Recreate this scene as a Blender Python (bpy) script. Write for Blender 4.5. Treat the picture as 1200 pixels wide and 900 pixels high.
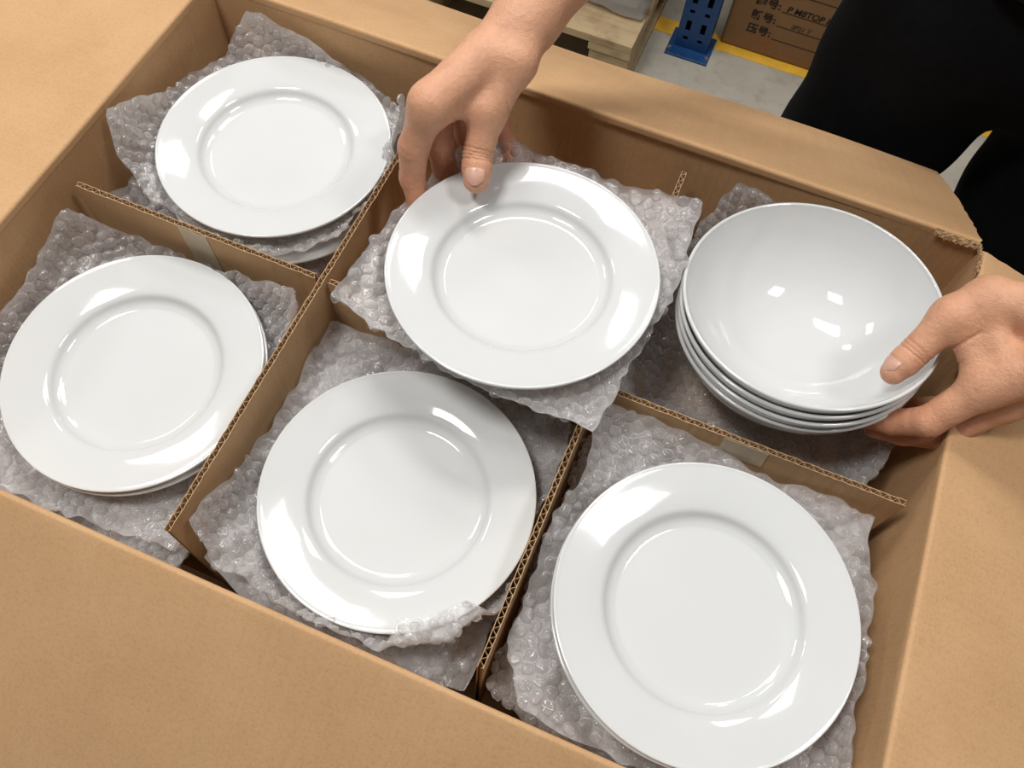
import bpy, bmesh, math, random
import numpy as np
from mathutils import Vector, Matrix

for o in list(bpy.data.objects):
    bpy.data.objects.remove(o)
scene = bpy.context.scene
C = scene.collection
rng = np.random.default_rng(7)
random.seed(7)

# height of the carton's rim above the warehouse floor; positions below are
# written relative to the rim (front-left inner corner of the carton = origin)
ZR = 0.92

# ------------------------------------------------------------------ camera
cam_d = bpy.data.cameras.new('camera')
cam = bpy.data.objects.new('camera', cam_d)
C.objects.link(cam)
cam_d.sensor_width = 36.0
cam_d.lens = 30.003
cam_d.clip_start = 0.01
cam.matrix_world = Matrix(((0.92347, -0.36117, 0.12943, 0.5028),
                           (0.38074, 0.82117, -0.42511, -0.0555),
                           (0.04726, 0.44186, 0.89584, 0.5576 + ZR),
                           (0, 0, 0, 1)))
scene.camera = cam

# ------------------------------------------------------------------ world and lamps
world = bpy.data.worlds.new('warehouse_air')
scene.world = world
world.use_nodes = True
bg = world.node_tree.nodes['Background']
bg.inputs[0].default_value = (1.0, 0.985, 0.965, 1)
bg.inputs[1].default_value = 0.08

def area(name, loc, size, power, col=(1, 0.978, 0.95), rz=0.0):
    d = bpy.data.lights.new(name, 'AREA')
    d.shape = 'RECTANGLE'
    d.size, d.size_y = size
    d.energy = power
    d.color = col
    o = bpy.data.objects.new(name, d)
    o.location = (loc[0], loc[1], loc[2] + ZR)
    o.rotation_euler = (0, 0, rz)
    C.objects.link(o)
    return o

# rows of ceiling panels in the warehouse
area('ceiling_panel_lamp', (0.0, 1.31, 2.1), (0.68, 0.38), 23)
area('ceiling_panel_lamp', (0.42, 2.08, 2.1), (0.36, 0.62), 10)
area('ceiling_panel_lamp', (-0.78, 2.15, 2.1), (0.36, 0.50), 12)
area('ceiling_panel_lamp', (-2.5, 1.17, 2.1), (0.6, 0.6), 25)
area('ceiling_panel_lamp', (-0.30, -0.15, 2.1), (0.5, 0.4), 34)
area('ceiling_panel_lamp', (1.42, 0.48, 2.1), (0.36, 0.42), 18)

scene.view_settings.view_transform = 'Standard'
scene.view_settings.look = 'None'
scene.view_settings.gamma = 1.0
scene.view_settings.use_curve_mapping = False
scene.view_settings.exposure = -0.12

# ------------------------------------------------------------------ material helpers
def new_mat(name):
    m = bpy.data.materials.new(name)
    m.use_nodes = True
    nt = m.node_tree
    b = nt.nodes['Principled BSDF']
    return m, nt, b

def N(nt, kind, **kw):
    n = nt.nodes.new(kind)
    for k, v in kw.items():
        setattr(n, k, v)
    return n

def setin(node, **kw):
    for k, v in kw.items():
        node.inputs[k.replace('_', ' ')].default_value = v

def coords(nt, scale=(1, 1, 1)):
    tc = N(nt, 'ShaderNodeTexCoord')
    mp = N(nt, 'ShaderNodeMapping')
    mp.inputs['Scale'].default_value = scale
    nt.links.new(tc.outputs['Object'], mp.inputs[0])
    return mp.outputs[0]

def noise(nt, vec, scale, detail=3, rough=0.55):
    n = N(nt, 'ShaderNodeTexNoise')
    n.inputs['Scale'].default_value = scale
    n.inputs['Detail'].default_value = detail
    n.inputs['Roughness'].default_value = rough
    nt.links.new(vec, n.inputs['Vector'])
    return n.outputs['Fac']

def ramp(nt, fac, stops):
    r = N(nt, 'ShaderNodeValToRGB')
    els = r.color_ramp.elements
    while len(els) < len(stops):
        els.new(0.5)
    for e, (p, c) in zip(els, stops):
        e.position = p
        e.color = (*c, 1)
    nt.links.new(fac, r.inputs[0])
    return r.outputs[0]

def bump(nt, b, h, strength, dist):
    n = N(nt, 'ShaderNodeBump')
    n.inputs['Strength'].default_value = strength
    n.inputs['Distance'].default_value = dist
    nt.links.new(h, n.inputs['Height'])
    nt.links.new(n.outputs[0], b.inputs['Normal'])

def mixc(nt, fac, a, b_, mode='MIX'):
    n = N(nt, 'ShaderNodeMix', data_type='RGBA', blend_type=mode)
    if isinstance(fac, float):
        n.inputs[0].default_value = fac
    else:
        nt.links.new(fac, n.inputs[0])
    for s, v in ((6, a), (7, b_)):
        if isinstance(v, tuple):
            n.inputs[s].default_value = (*v, 1)
        else:
            nt.links.new(v, n.inputs[s])
    return n.outputs[2]

def kraft(name, base, dark, light, stripes=None):
    m, nt, b = new_mat(name)
    v = coords(nt)
    big = noise(nt, v, 9, 4, 0.6)
    fine = noise(nt, v, 420, 3, 0.7)
    c = ramp(nt, big, [(0.3, dark), (0.5, base), (0.72, light)])
    c = mixc(nt, 0.22, c, ramp(nt, fine, [(0.32, tuple(x * 0.55 for x in dark)), (0.5, base), (0.7, light)]))
    nt.links.new(c, b.inputs['Base Color'])
    setin(b, Roughness=0.82)
    b.inputs['Specular IOR Level'].default_value = 0.25
    h = fine
    if stripes:
        vs = coords(nt, stripes)
        w = N(nt, 'ShaderNodeTexNoise')
        w.inputs['Scale'].default_value = 1.0
        w.inputs['Detail'].default_value = 2
        nt.links.new(vs, w.inputs['Vector'])
        a = N(nt, 'ShaderNodeMath', operation='ADD')
        k = N(nt, 'ShaderNodeMath', operation='MULTIPLY')
        k.inputs[1].default_value = 6.0
        nt.links.new(w.outputs['Fac'], k.inputs[0])
        nt.links.new(k.outputs[0], a.inputs[0])
        nt.links.new(fine, a.inputs[1])
        h = a.outputs[0]
    bump(nt, b, h, 0.25, 0.0006)
    return m

M_KRAFT = kraft('kraft_board', (0.575, 0.350, 0.178), (0.525, 0.312, 0.155), (0.62, 0.388, 0.204))
M_KRAFT_FLUTE_X = kraft('kraft_board_ribbed_x', (0.575, 0.350, 0.178), (0.525, 0.312, 0.155), (0.62, 0.388, 0.204), (130, 6, 6))
M_KRAFT_FLUTE_Y = kraft('kraft_board_ribbed_y', (0.575, 0.350, 0.178), (0.525, 0.312, 0.155), (0.62, 0.388, 0.204), (6, 130, 6))
M_LINER = kraft('divider_liner', (0.54, 0.345, 0.185), (0.50, 0.31, 0.165), (0.58, 0.38, 0.21))
M_EDGE = kraft('divider_cut_edge', (0.56, 0.40, 0.24), (0.48, 0.33, 0.19), (0.62, 0.46, 0.29))
M_TORN = kraft('torn_board', (0.46, 0.29, 0.155), (0.38, 0.235, 0.12), (0.53, 0.34, 0.19))

def porcelain():
    m, nt, b = new_mat('white_porcelain')
    v = coords(nt)
    n = noise(nt, v, 14, 2)
    c = ramp(nt, n, [(0.3, (0.665, 0.678, 0.675)), (0.7, (0.685, 0.697, 0.695))])
    nt.links.new(c, b.inputs['Base Color'])
    setin(b, Roughness=0.07, IOR=1.5)
    b.inputs['Coat Weight'].default_value = 0.4
    b.inputs['Coat Roughness'].default_value = 0.03
    bump(nt, b, noise(nt, v, 30, 2), 0.05, 0.0015)
    return m
M_PORC = porcelain()

def wrap_mat(name, amin, amax, power, bstr, bscale, rough):
    """thin clear plastic: mostly transparent, a little milky, with sharp reflections"""
    m, nt, b = new_mat(name)
    out = nt.nodes['Material Output']
    nt.nodes.remove(b)
    v = coords(nt)
    bp = N(nt, 'ShaderNodeBump')
    bp.inputs['Strength'].default_value = bstr
    bp.inputs['Distance'].default_value = 0.0016
    nt.links.new(noise(nt, v, bscale, 3, 0.6), bp.inputs['Height'])
    df = N(nt, 'ShaderNodeBsdfDiffuse')
    tl = N(nt, 'ShaderNodeBsdfTranslucent')
    for n_ in (df, tl):
        n_.inputs[0].default_value = (0.90, 0.885, 0.885, 1)
        nt.links.new(bp.outputs[0], n_.inputs['Normal'])
    milk = N(nt, 'ShaderNodeMixShader')
    milk.inputs[0].default_value = 0.35
    nt.links.new(df.outputs[0], milk.inputs[1])
    nt.links.new(tl.outputs[0], milk.inputs[2])
    tr = N(nt, 'ShaderNodeBsdfTransparent')
    tr.inputs[0].default_value = (0.97, 0.965, 0.965, 1)
    lw = N(nt, 'ShaderNodeLayerWeight')
    lw.inputs[0].default_value = 0.5
    pw = N(nt, 'ShaderNodeMath', operation='POWER')
    pw.inputs[1].default_value = power
    nt.links.new(lw.outputs['Facing'], pw.inputs[0])
    mr = N(nt, 'ShaderNodeMapRange')
    mr.inputs['To Min'].default_value = amin
    mr.inputs['To Max'].default_value = amax
    nt.links.new(pw.outputs[0], mr.inputs['Value'])
    base = N(nt, 'ShaderNodeMixShader')
    nt.links.new(mr.outputs[0], base.inputs[0])
    nt.links.new(tr.outputs[0], base.inputs[1])
    nt.links.new(milk.outputs[0], base.inputs[2])
    gl = N(nt, 'ShaderNodeBsdfGlossy')
    gl.inputs['Roughness'].default_value = rough
    nt.links.new(bp.outputs[0], gl.inputs['Normal'])
    fr = N(nt, 'ShaderNodeFresnel')
    fr.inputs['IOR'].default_value = 1.8
    nt.links.new(bp.outputs[0], fr.inputs['Normal'])
    fin = N(nt, 'ShaderNodeMixShader')
    mn = N(nt, 'ShaderNodeMath', operation='MINIMUM')
    mn.inputs[1].default_value = 0.28
    nt.links.new(fr.outputs[0], mn.inputs[0])
    nt.links.new(mn.outputs[0], fin.inputs[0])
    nt.links.new(base.outputs[0], fin.inputs[1])
    nt.links.new(gl.outputs[0], fin.inputs[2])
    nt.links.new(fin.outputs[0], out.inputs['Surface'])
    return m
M_FILM = wrap_mat('clear_wrap_film', 0.36, 0.8, 1.0, 1.0, 240, 0.10)
M_BUBBLE = wrap_mat('clear_wrap_bubbles', 0.14, 0.95, 1.5, 0.9, 320, 0.06)

def plain(name, col, rough=0.5, spec=0.5, nscale=40, namp=0.12, bstr=0.0, bscale=200, metal=0.0):
    m, nt, b = new_mat(name)
    v = coords(nt)
    n = noise(nt, v, nscale, 4)
    lo = tuple(x * (1 - namp) for x in col)
    hi = tuple(min(1, x * (1 + namp)) for x in col)
    nt.links.new(ramp(nt, n, [(0.3, lo), (0.7, hi)]), b.inputs['Base Color'])
    setin(b, Roughness=rough, Metallic=metal)
    b.inputs['Specular IOR Level'].default_value = spec
    if bstr:
        bump(nt, b, noise(nt, v, bscale, 3), bstr, 0.001)
    return m

M_TAPE = plain('paper_tape', (0.56, 0.47, 0.33), 0.45, 0.4, 60, 0.08)
M_BLUE = plain('blue_steel', (0.008, 0.055, 0.175), 0.42, 0.5, 30, 0.2, 0.15, 90)
M_HOLE_SHADE = plain('painted_hole_shade', (0.006, 0.007, 0.010), 0.8, 0.1)  # near-black colour standing in for the shade inside the post's holes
M_STEEL = plain('grey_steel', (0.30, 0.30, 0.31), 0.4, 0.5, metal=0.7)
M_YELLOW = plain('yellow_floor_paint', (0.80, 0.46, 0.045), 0.55, 0.4, 18, 0.12, 0.15, 60)
M_INK = plain('black_print', (0.035, 0.028, 0.024), 0.8, 0.1, 200, 0.4)
M_INK_FAINT = plain('faded_print', (0.09, 0.06, 0.04), 0.8, 0.1, 200, 0.4)
M_TROUSER = plain('black_navy_cloth', (0.0035, 0.0042, 0.006), 0.9, 0.15, 60, 0.25, 0.4, 350)
M_SHIRT = plain('dark_shirt_cloth', (0.012, 0.014, 0.02), 0.9, 0.15, 60, 0.25, 0.4, 350)
M_HAIR = plain('black_hair', (0.012, 0.010, 0.009), 0.5, 0.4, 90, 0.3, 0.6, 300)
M_SHOE = plain('dark_shoe', (0.02, 0.02, 0.022), 0.6, 0.4)
M_STITCH = plain('grey_stitching', (0.05, 0.05, 0.055), 0.8, 0.2)
M_NAIL = plain('fingernail', (0.66, 0.385, 0.29), 0.32, 0.5, 60, 0.06)
M_EYE = plain('eye', (0.05, 0.04, 0.035), 0.15, 0.6)
M_SACK = plain('grey_sack', (0.45, 0.45, 0.45), 0.6, 0.4, 12, 0.25, 0.3, 40)

def concrete():
    m, nt, b = new_mat('concrete')
    v = coords(nt)
    a = noise(nt, v, 5, 6, 0.65)
    c = ramp(nt, a, [(0.3, (0.33, 0.305, 0.25)), (0.55, (0.45, 0.42, 0.35)), (0.75, (0.53, 0.49, 0.42))])
    s = noise(nt, v, 38, 3, 0.6)
    c = mixc(nt, 0.35, c, ramp(nt, s, [(0.36, (0.34, 0.31, 0.26)), (0.46, (0.47, 0.43, 0.36))]))
    nt.links.new(c, b.inputs['Base Color'])
    setin(b, Roughness=0.62)
    bump(nt, b, noise(nt, v, 90, 4), 0.2, 0.002)
    return m
M_CONC = concrete()

def wood():
    m, nt, b = new_mat('raw_pine')
    v = coords(nt, (4, 60, 60))
    a = noise(nt, v, 1.2, 4, 0.6)
    v2 = coords(nt)
    k = noise(nt, v2, 16, 3)
    c = ramp(nt, a, [(0.3, (0.36, 0.24, 0.125)), (0.5, (0.52, 0.38, 0.215)), (0.7, (0.60, 0.46, 0.28))])
    c = mixc(nt, 0.4, c, ramp(nt, k, [(0.33, (0.26, 0.17, 0.09)), (0.5, (0.56, 0.42, 0.245))]))
    nt.links.new(c, b.inputs['Base Color'])
    setin(b, Roughness=0.75)
    bump(nt, b, a, 0.3, 0.002)
    return m
M_WOOD = wood()

def skin_mat():
    m, nt, b = new_mat('skin')
    v = coords(nt)
    at = N(nt, 'ShaderNodeAttribute', attribute_name='tint')
    a = noise(nt, v, 75, 6, 0.7)
    base = ramp(nt, a, [(0.3, (0.61, 0.315, 0.185)), (0.7, (0.74, 0.405, 0.255))])
    red = ramp(nt, a, [(0.3, (0.56, 0.225, 0.125)), (0.7, (0.64, 0.29, 0.17))])
    c = mixc(nt, at.outputs['Fac'], base, red)
    nt.links.new(c, b.inputs['Base Color'])
    setin(b, Roughness=0.47)
    b.inputs['Specular IOR Level'].default_value = 0.4
    b.inputs['Subsurface Weight'].default_value = 0.12
    b.inputs['Subsurface Radius'].default_value = (0.006, 0.0025, 0.0015)
    b.inputs['Subsurface Scale'].default_value = 0.6
    vo = N(nt, 'ShaderNodeTexVoronoi', feature='DISTANCE_TO_EDGE')
    vo.inputs['Scale'].default_value = 900
    nt.links.new(v, vo.inputs['Vector'])
    ad = N(nt, 'ShaderNodeMath', operation='MULTIPLY_ADD')
    ad.inputs[1].default_value = 0.5
    nt.links.new(vo.outputs[0], ad.inputs[0])
    nt.links.new(noise(nt, v, 300, 3), ad.inputs[2])
    bump(nt, b, ad.outputs[0], 0.45, 0.0018)
    return m
M_SKIN = skin_mat()

# ------------------------------------------------------------------ object helpers
def mesh_obj(name, verts, faces, mat, parent=None, origin=(0, 0, 0), smooth=False, rel=True):
    """verts in rim coordinates; the object's origin is put at `origin`."""
    og = np.array(origin, float)
    me = bpy.data.meshes.new(name)
    V = np.asarray(verts, float) - og
    me.from_pydata(V.tolist(), [], [list(map(int, f)) for f in faces] if not isinstance(faces, np.ndarray) else faces.tolist())
    me.materials.append(mat)
    if smooth:
        me.polygons.foreach_set('use_smooth', np.ones(len(me.polygons), bool))
    me.update()
    o = bpy.data.objects.new(name, me)
    C.objects.link(o)
    if parent is None:
        o.location = og + np.array((0, 0, ZR if rel else 0))
    else:
        o.parent = parent
        po = np.array(parent['_o']) if '_o' in parent.keys() else np.zeros(3)
        o.location = og - po
    o['_o'] = tuple(map(float, og))
    return o

def thing(name, label, cat, origin, group=None):
    o = bpy.data.objects.new(name, None)
    o.empty_display_size = 0.05
    C.objects.link(o)
    o.location = (origin[0], origin[1], origin[2] + ZR)
    o['_o'] = tuple(map(float, origin))
    tag(o, label, cat, group)
    return o

def tag(o, label, cat, group=None):
    o['label'] = label
    o['category'] = cat
    if group:
        o['group'] = group

def box_vf(x0, x1, y0, y1, z0, z1):
    v = [(x, y, z) for x in (x0, x1) for y in (y0, y1) for z in (z0, z1)]
    f = [(0, 1, 3, 2), (4, 6, 7, 5), (0, 4, 5, 1), (2, 3, 7, 6), (0, 2, 6, 4), (1, 5, 7, 3)]
    return v, f

def box(name, b, mat, parent=None, origin=None, bevel=0.0):
    v, f = box_vf(*b)
    og = origin if origin is not None else ((b[0] + b[1]) / 2, (b[2] + b[3]) / 2, b[4])
    o = mesh_obj(name, v, f, mat, parent, og)
    if bevel:
        md = o.modifiers.new('bevel', 'BEVEL')
        md.width = bevel
        md.segments = 2
    return o

def grid_faces(nu, nv, off=0, closed_u=False, flip=False):
    f = []
    for i in range(nu if closed_u else nu - 1):
        for j in range(nv - 1):
            a, b_ = off + i * nv + j, off + ((i + 1) % nu) * nv + j
            q = (a, b_, b_ + 1, a + 1)
            f.append(q[::-1] if flip else q)
    return f

def slab(name, P, th, mat, parent, origin, smooth=True):
    """closed slab from a grid of points P[u,v,3]; th = offset against the grid normal"""
    nu, nv, _ = P.shape
    du = np.gradient(P, axis=0)
    dv = np.gradient(P, axis=1)
    n = np.cross(du, dv)
    n /= np.linalg.norm(n, axis=2, keepdims=True) + 1e-12
    Q = P - n * th
    V = np.concatenate([P.reshape(-1, 3), Q.reshape(-1, 3)])
    k = nu * nv
    F = grid_faces(nu, nv) + grid_faces(nu, nv, k, flip=True)
    for i in range(nu - 1):
        a, b_ = i * nv, (i + 1) * nv
        F.append((a, k + a, k + b_, b_))
        a, b_ = i * nv + nv - 1, (i + 1) * nv + nv - 1
        F.append((a, b_, k + b_, k + a))
    for j in range(nv - 1):
        a, b_ = j, j + 1
        F.append((a, b_, k + b_, k + a))
        a, b_ = (nu - 1) * nv + j, (nu - 1) * nv + j + 1
        F.append((a, k + a, k + b_, b_))
    o = mesh_obj(name, V, F, mat, parent, origin, smooth)
    if smooth:
        md = o.modifiers.new('edges', 'EDGE_SPLIT')
        md.split_angle = math.radians(40)
    return o

class Waves:
    """smooth pseudo-random field made of sines"""
    def __init__(self, seed, freq, n=14):
        r = np.random.default_rng(seed)
        d = r.normal(size=(n, 3))
        d /= np.linalg.norm(d, axis=1, keepdims=True)
        self.k = d * freq * r.uniform(0.5, 1.6, (n, 1))
        self.p = r.uniform(0, 6.28, n)
        self.n = n
    def __call__(self, P):
        return np.sin(P @ self.k.T + self.p).sum(-1) / math.sqrt(self.n / 2)

# ------------------------------------------------------------------ the setting
W, D = 0.7303, 0.4871            # inner size of the carton
ZD = -0.0293                     # top of the dividers
XA, XB, YR = 0.2415, 0.4782, 0.2492
FL = -ZR                         # floor in rim coordinates

v, f = box_vf(-4.5, 5.5, -4.0, 6.0, FL - 0.1, FL)
floor = mesh_obj('floor', v, f, M_CONC, None, (0.5, 1.0, FL - 0.1))
floor['kind'] = 'structure'
v, f = box_vf(-3.0, 4.0, 1.685, 1.735, FL, FL + 0.0015)
line = mesh_obj('trim_1', v, f, M_YELLOW, None, (0.5, 1.71, FL))
line['kind'] = 'structure'

# ------------------------------------------------------------------ low table that carries the carton
BZ = -0.40                       # underside of the carton's floor
tbl = thing('packing_table', 'low steel-legged packing table hidden under the large open carton', 'table', (0.365, 0.243, FL))
box('table_top', (0.03, 0.70, 0.03, 0.46, BZ - 0.035, BZ - 0.006), M_STEEL, tbl, bevel=0.003)
for x in (0.06, 0.67):
    for y in (0.06, 0.43):
        box('leg', (x - 0.02, x + 0.02, y - 0.02, y + 0.02, FL, BZ - 0.035), M_STEEL, tbl)

# ------------------------------------------------------------------ the large open carton
TH = 0.005
carton = thing('cardboard_carton', 'large open brown corrugated carton full of wrapped white crockery', 'box', (W / 2, D / 2, BZ))
wv = Waves(3, 16)

def wall(p0, p1, n_out):
    """inner face from p0 to p1, z from BZ to the rim; thickness goes outward"""
    nu, nv = 30, 14
    u = np.linspace(0, 1, nu)[:, None]
    z = np.linspace(BZ, -0.0119, nv)[None, :]
    P = np.zeros((nu, nv, 3))
    P[..., 0] = p0[0] + (p1[0] - p0[0]) * u
    P[..., 1] = p0[1] + (p1[1] - p0[1]) * u
    P[..., 2] = z
    bulge = np.sin(np.pi * u) * 0.002 + 0.0008 * wv(P) * np.sin(np.pi * u)
    P[..., 0] += n_out[0] * np.abs(bulge)
    P[..., 1] += n_out[1] * np.abs(bulge)
    o = slab('side_panel', P, TH, M_KRAFT_FLUTE_X if n_out[1] else M_KRAFT_FLUTE_Y, carton, (p0[0], p0[1], BZ))
    return o
wall((W, 0), (0, 0), (0, -1))       # front
wall((0, D), (W, D), (0, 1))        # back
wall((0, 0), (0, D), (-1, 0))       # left
wall((W, D), (W, 0), (1, 0))        # right
box('bottom', (-TH, W + TH, -TH, D + TH, BZ - 0.006, BZ), M_KRAFT, carton)

def flap(p0, p1, n_out, theta, length, mat, seed, amp=0.0022, ends=(0.002, 0.002), curl=0.0, groove=None, inset=(0, 0)):
    wf = Waves(seed, 11)
    wj = Waves(seed + 50, 420)
    nu = 70
    r = 0.0028
    th = math.radians(theta)
    prof = [(0.0, -0.012), (0.0, -0.007)]
    for a in np.linspace(0.15, 1, 7):
        ang = a * (math.pi / 2 + th)
        prof.append((r - r * math.cos(ang), -0.007 + r * math.sin(ang)))
    px, pz = prof[-1]
    hinge = len(prof)
    for s in np.linspace(0, 1, 26)[1:] ** 1.2:
        t2 = th + curl * s
        prof.append((px + length * s * math.cos(t2), pz - length * s * math.sin(t2)))
    prof = np.array(prof)
    nv = len(prof)
    u = np.linspace(0, 1, nu)
    d = np.array(p1, float) - np.array(p0, float)
    L = np.linalg.norm(d)
    d /= L
    P = np.zeros((nu, nv, 3))
    out = prof[:, 0][None, :]
    s01 = np.clip((np.arange(nv) - hinge) / (nv - hinge), 0, 1)[None, :]
    a0 = inset[0] * s01 + ends[0]
    a1 = L - inset[1] * s01 - ends[1]
    along = a0 + (a1 - a0) * u[:, None]
    P[..., 0] = p0[0] + d[0] * along + n_out[0] * out
    P[..., 1] = p0[1] + d[1] * along + n_out[1] * out
    P[..., 2] = prof[:, 1][None, :] + amp * wf(P) * s01 ** 0.7
    if groove is not None:
        g = np.exp(-((P[..., 1] - groove) / 0.005) ** 2)
        P[..., 2] -= 0.0016 * g * s01 ** 0.3
    jag = 0.0009 * wj(P)
    for i, sg in ((0, 1), (nu - 1, -1)):
        P[i, :, 0] += d[0] * sg * np.abs(jag[i]) * 0.9
        P[i, :, 1] += d[1] * sg * np.abs(jag[i]) * 0.9
    return slab('flap', P, 0.0045, mat, carton, (p0[0], p0[1], 0))
flap((0, D), (W, D), (0, 1), 31, 0.2436, M_KRAFT_FLUTE_X, 11, 0.003, (0.004, 0.002), 0.05, inset=(0.0, 0.006))
flap((W, 0), (0, 0), (0, -1), 37, 0.2436, M_KRAFT_FLUTE_X, 12, 0.002)
flap((0, 0), (0, D), (-1, 0), 9, 0.2436, M_KRAFT_FLUTE_Y, 13, 0.002, groove=0.315)
flap((W, D), (W, 0), (1, 0), 17, 0.2436, M_KRAFT_FLUTE_Y, 14, 0.002, (0.007, 0.002))

# torn paper at the back right corner of the rim
def torn(path, seed, wdt=0.007):
    r = np.random.default_rng(seed)
    path = np.array(path, float)
    n = 26
    t = np.linspace(0, len(path) - 1, n)
    c = np.stack([np.interp(t, np.arange(len(path)), path[:, k]) for k in range(3)], 1)
    P = np.zeros((n, 4, 3))
    for j in range(4):
        P[:, j] = c + np.array([0.0, -0.0012, -0.0022]) * j * (wdt / 0.007) + r.normal(0, 0.0005, (n, 3))
    P[:, 3, 2] -= np.abs(r.normal(0, 0.0012, n))
    slab('torn_edge', P, 0.0007, M_TORN, carton, tuple(path[0]), smooth=False)
torn([(0.690, D - 0.001, -0.002), (0.71, D - 0.001, -0.004), (0.728, D - 0.001, -0.003)], 5, 0.005)
torn([(0.727, D - 0.003, -0.002), (0.729, D - 0.015, -0.001), (0.729, D - 0.03, -0.003)], 6, 0.005)

# ------------------------------------------------------------------ slotted corrugated dividers
def divider(name, label, axis, fixed, a0, a1, slots, zlo, from_top, tapes=()):
    """axis 0: runs along x at y=fixed; axis 1: runs along y at x=fixed."""
    org = (((a0 + a1) / 2, fixed, zlo) if axis == 0 else (fixed, (a0 + a1) / 2, zlo))
    t = thing(name, label, 'box divider', org, 'slotted corrugated dividers in the carton')
    th, lin, gap = 0.0046, 0.0005, 0.006
    segs = []
    cur = a0
    for s in slots:
        segs.append((cur, s - gap, zlo, ZD))
        segs.append((s - gap, s + gap, zlo, ZD - 0.15) if from_top else (s - gap, s + gap, ZD - 0.14, ZD))
        cur = s + gap
    segs.append((cur, a1, zlo, ZD))
    rj = np.random.default_rng(int(fixed * 1000))
    def put(a, b_, z):
        return (a, b_, z) if axis == 0 else (b_, a, z)
    for side in (-1, 1):
        V, F = [], []
        o0 = fixed + side * (th / 2 - lin)
        o1 = fixed + side * th / 2
        for s0, s1, z0, z1 in segs:
            n = max(2, int((s1 - s0) / 0.004))
            base = len(V)
            xs = np.linspace(s0, s1, n)
            j = rj.normal(0, 0.00035, n)
            bend = rj.normal(0, 0.00012, n)
            for x, dz, bd in zip(xs, j, bend):
                V += [put(x, o0, z0), put(x, o1, z0), put(x, o0 + bd, z1 + dz), put(x, o1 + bd, z1 + dz)]
            for i in range(n - 1):
                a, c = base + 4 * i, base + 4 * i + 4
                F += [(a + 1, c + 1, c + 3, a + 3), (a, a + 2, c + 2, c), (a + 2, a + 3, c + 3, c + 2), (a, c, c + 1, a + 1)]
            F += [(base, base + 1, base + 3, base + 2), (c, c + 2, c + 3, c + 1)]
        ln_ = mesh_obj('liner', V, F, M_LINER, t, org)
        if side == -1:
            front_liner = ln_
    V, F = [], []
    for s0, s1, z0, z1 in segs:
        n = max(4, int((s1 - s0) / 0.0072 * 10))
        base = len(V)
        xs = np.linspace(s0, s1, n)
        w = np.sin(xs / 0.0072 * 2 * math.pi) * (th / 2 - lin)
        dzs = rj.normal(0, 0.0002, n)
        for x, o_, dz in zip(xs, w, dzs):
            V += [put(x, fixed + o_ - 0.00022, z0), put(x, fixed + o_ + 0.00022, z0),
                  put(x, fixed + o_ - 0.00022, z1 - 0.0003 + dz), put(x, fixed + o_ + 0.00022, z1 - 0.0003 + dz)]
        for i in range(n - 1):
            a, c = base + 4 * i, base + 4 * i + 4
            F += [(a + 1, c + 1, c + 3, a + 3), (a, a + 2, c + 2, c), (a + 2, a + 3, c + 3, c + 2)]
    mesh_obj('fluting', V, F, M_EDGE, t, org)
    for x0, x1, zt, zb, sl in tapes:
        n = 6
        P = np.zeros((n, 4, 3))
        for i, x in enumerate(np.linspace(x0, x1, n)):
            for k, z in enumerate(np.linspace(zt, zb, 4)):
                P[i, k] = (x + (zt - z) * sl, fixed - th / 2 - 0.0005 - 0.0001 * (i % 2), z)
        slab('tape_strip', P[:, ::-1], 0.0003, M_TAPE, front_liner, org)
    return t
divider('carton_divider', 'corrugated divider with two beige tape patches running the carton\'s length between the two rows', 0, YR, 0.010, W - 0.0095,
        (XA, XB), -0.29, True, ((0.108, 0.135, -0.0305, -0.085, 0.06), (0.582, 0.617, -0.0305, -0.056, 0.06)))
divider('carton_divider', 'crosswise corrugated divider beside the two leftmost plates', 1, XA, 0.022, D - 0.008, (YR,), -0.29, False)
divider('carton_divider', 'crosswise corrugated divider between the front middle plate and the front right plate', 1, XB, 0.022, D - 0.008, (YR,), -0.29, False)

# cardboard risers on which the top layer of each cell lies
def riser(x0, x1, y0, y1, top):
    box('filler_pad', (x0 + 0.04, x1 - 0.04, y0 + 0.04, y1 - 0.04, BZ, top), M_KRAFT, carton)

# ------------------------------------------------------------------ plates and bowls
def lathe(profile, seg=128):
    prof = np.array(profile, float)
    n = len(prof)
    V, F = [], []
    a = np.linspace(0, 2 * math.pi, seg, endpoint=False)
    for r_, z_ in prof:
        V.append(np.stack([r_ * np.cos(a), r_ * np.sin(a), np.full(seg, z_)], 1))
    V = np.concatenate(V)
    for i in range(n):
        j = (i + 1) % n
        if i == n - 1:
            break
        for k in range(seg):
            k2 = (k + 1) % seg
            F.append((i * seg + k, j * seg + k, j * seg + k2, i * seg + k2))
    F.append(tuple(range(seg - 1, -1, -1))[::-1][::-1])
    F.append(tuple(range((n - 1) * seg, n * seg)))
    return V, F

def smooth_profile(pts, n=8):
    """Catmull-Rom through the points"""
    p = np.array(pts, float)
    p = np.vstack([2 * p[0] - p[1], p, 2 * p[-1] - p[-2]])
    out = []
    for i in range(1, len(p) - 2):
        for t in np.linspace(0, 1, n, endpoint=False):
            a, b_, c, d_ = p[i - 1], p[i], p[i + 1], p[i + 2]
            out.append(0.5 * ((2 * b_) + (c - a) * t + (2 * a - 5 * b_ + 4 * c - d_) * t * t + (3 * b_ - a - 3 * c + d_) * t ** 3))
    out.append(p[-2])
    return np.array(out)

PR = 0.105
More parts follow.
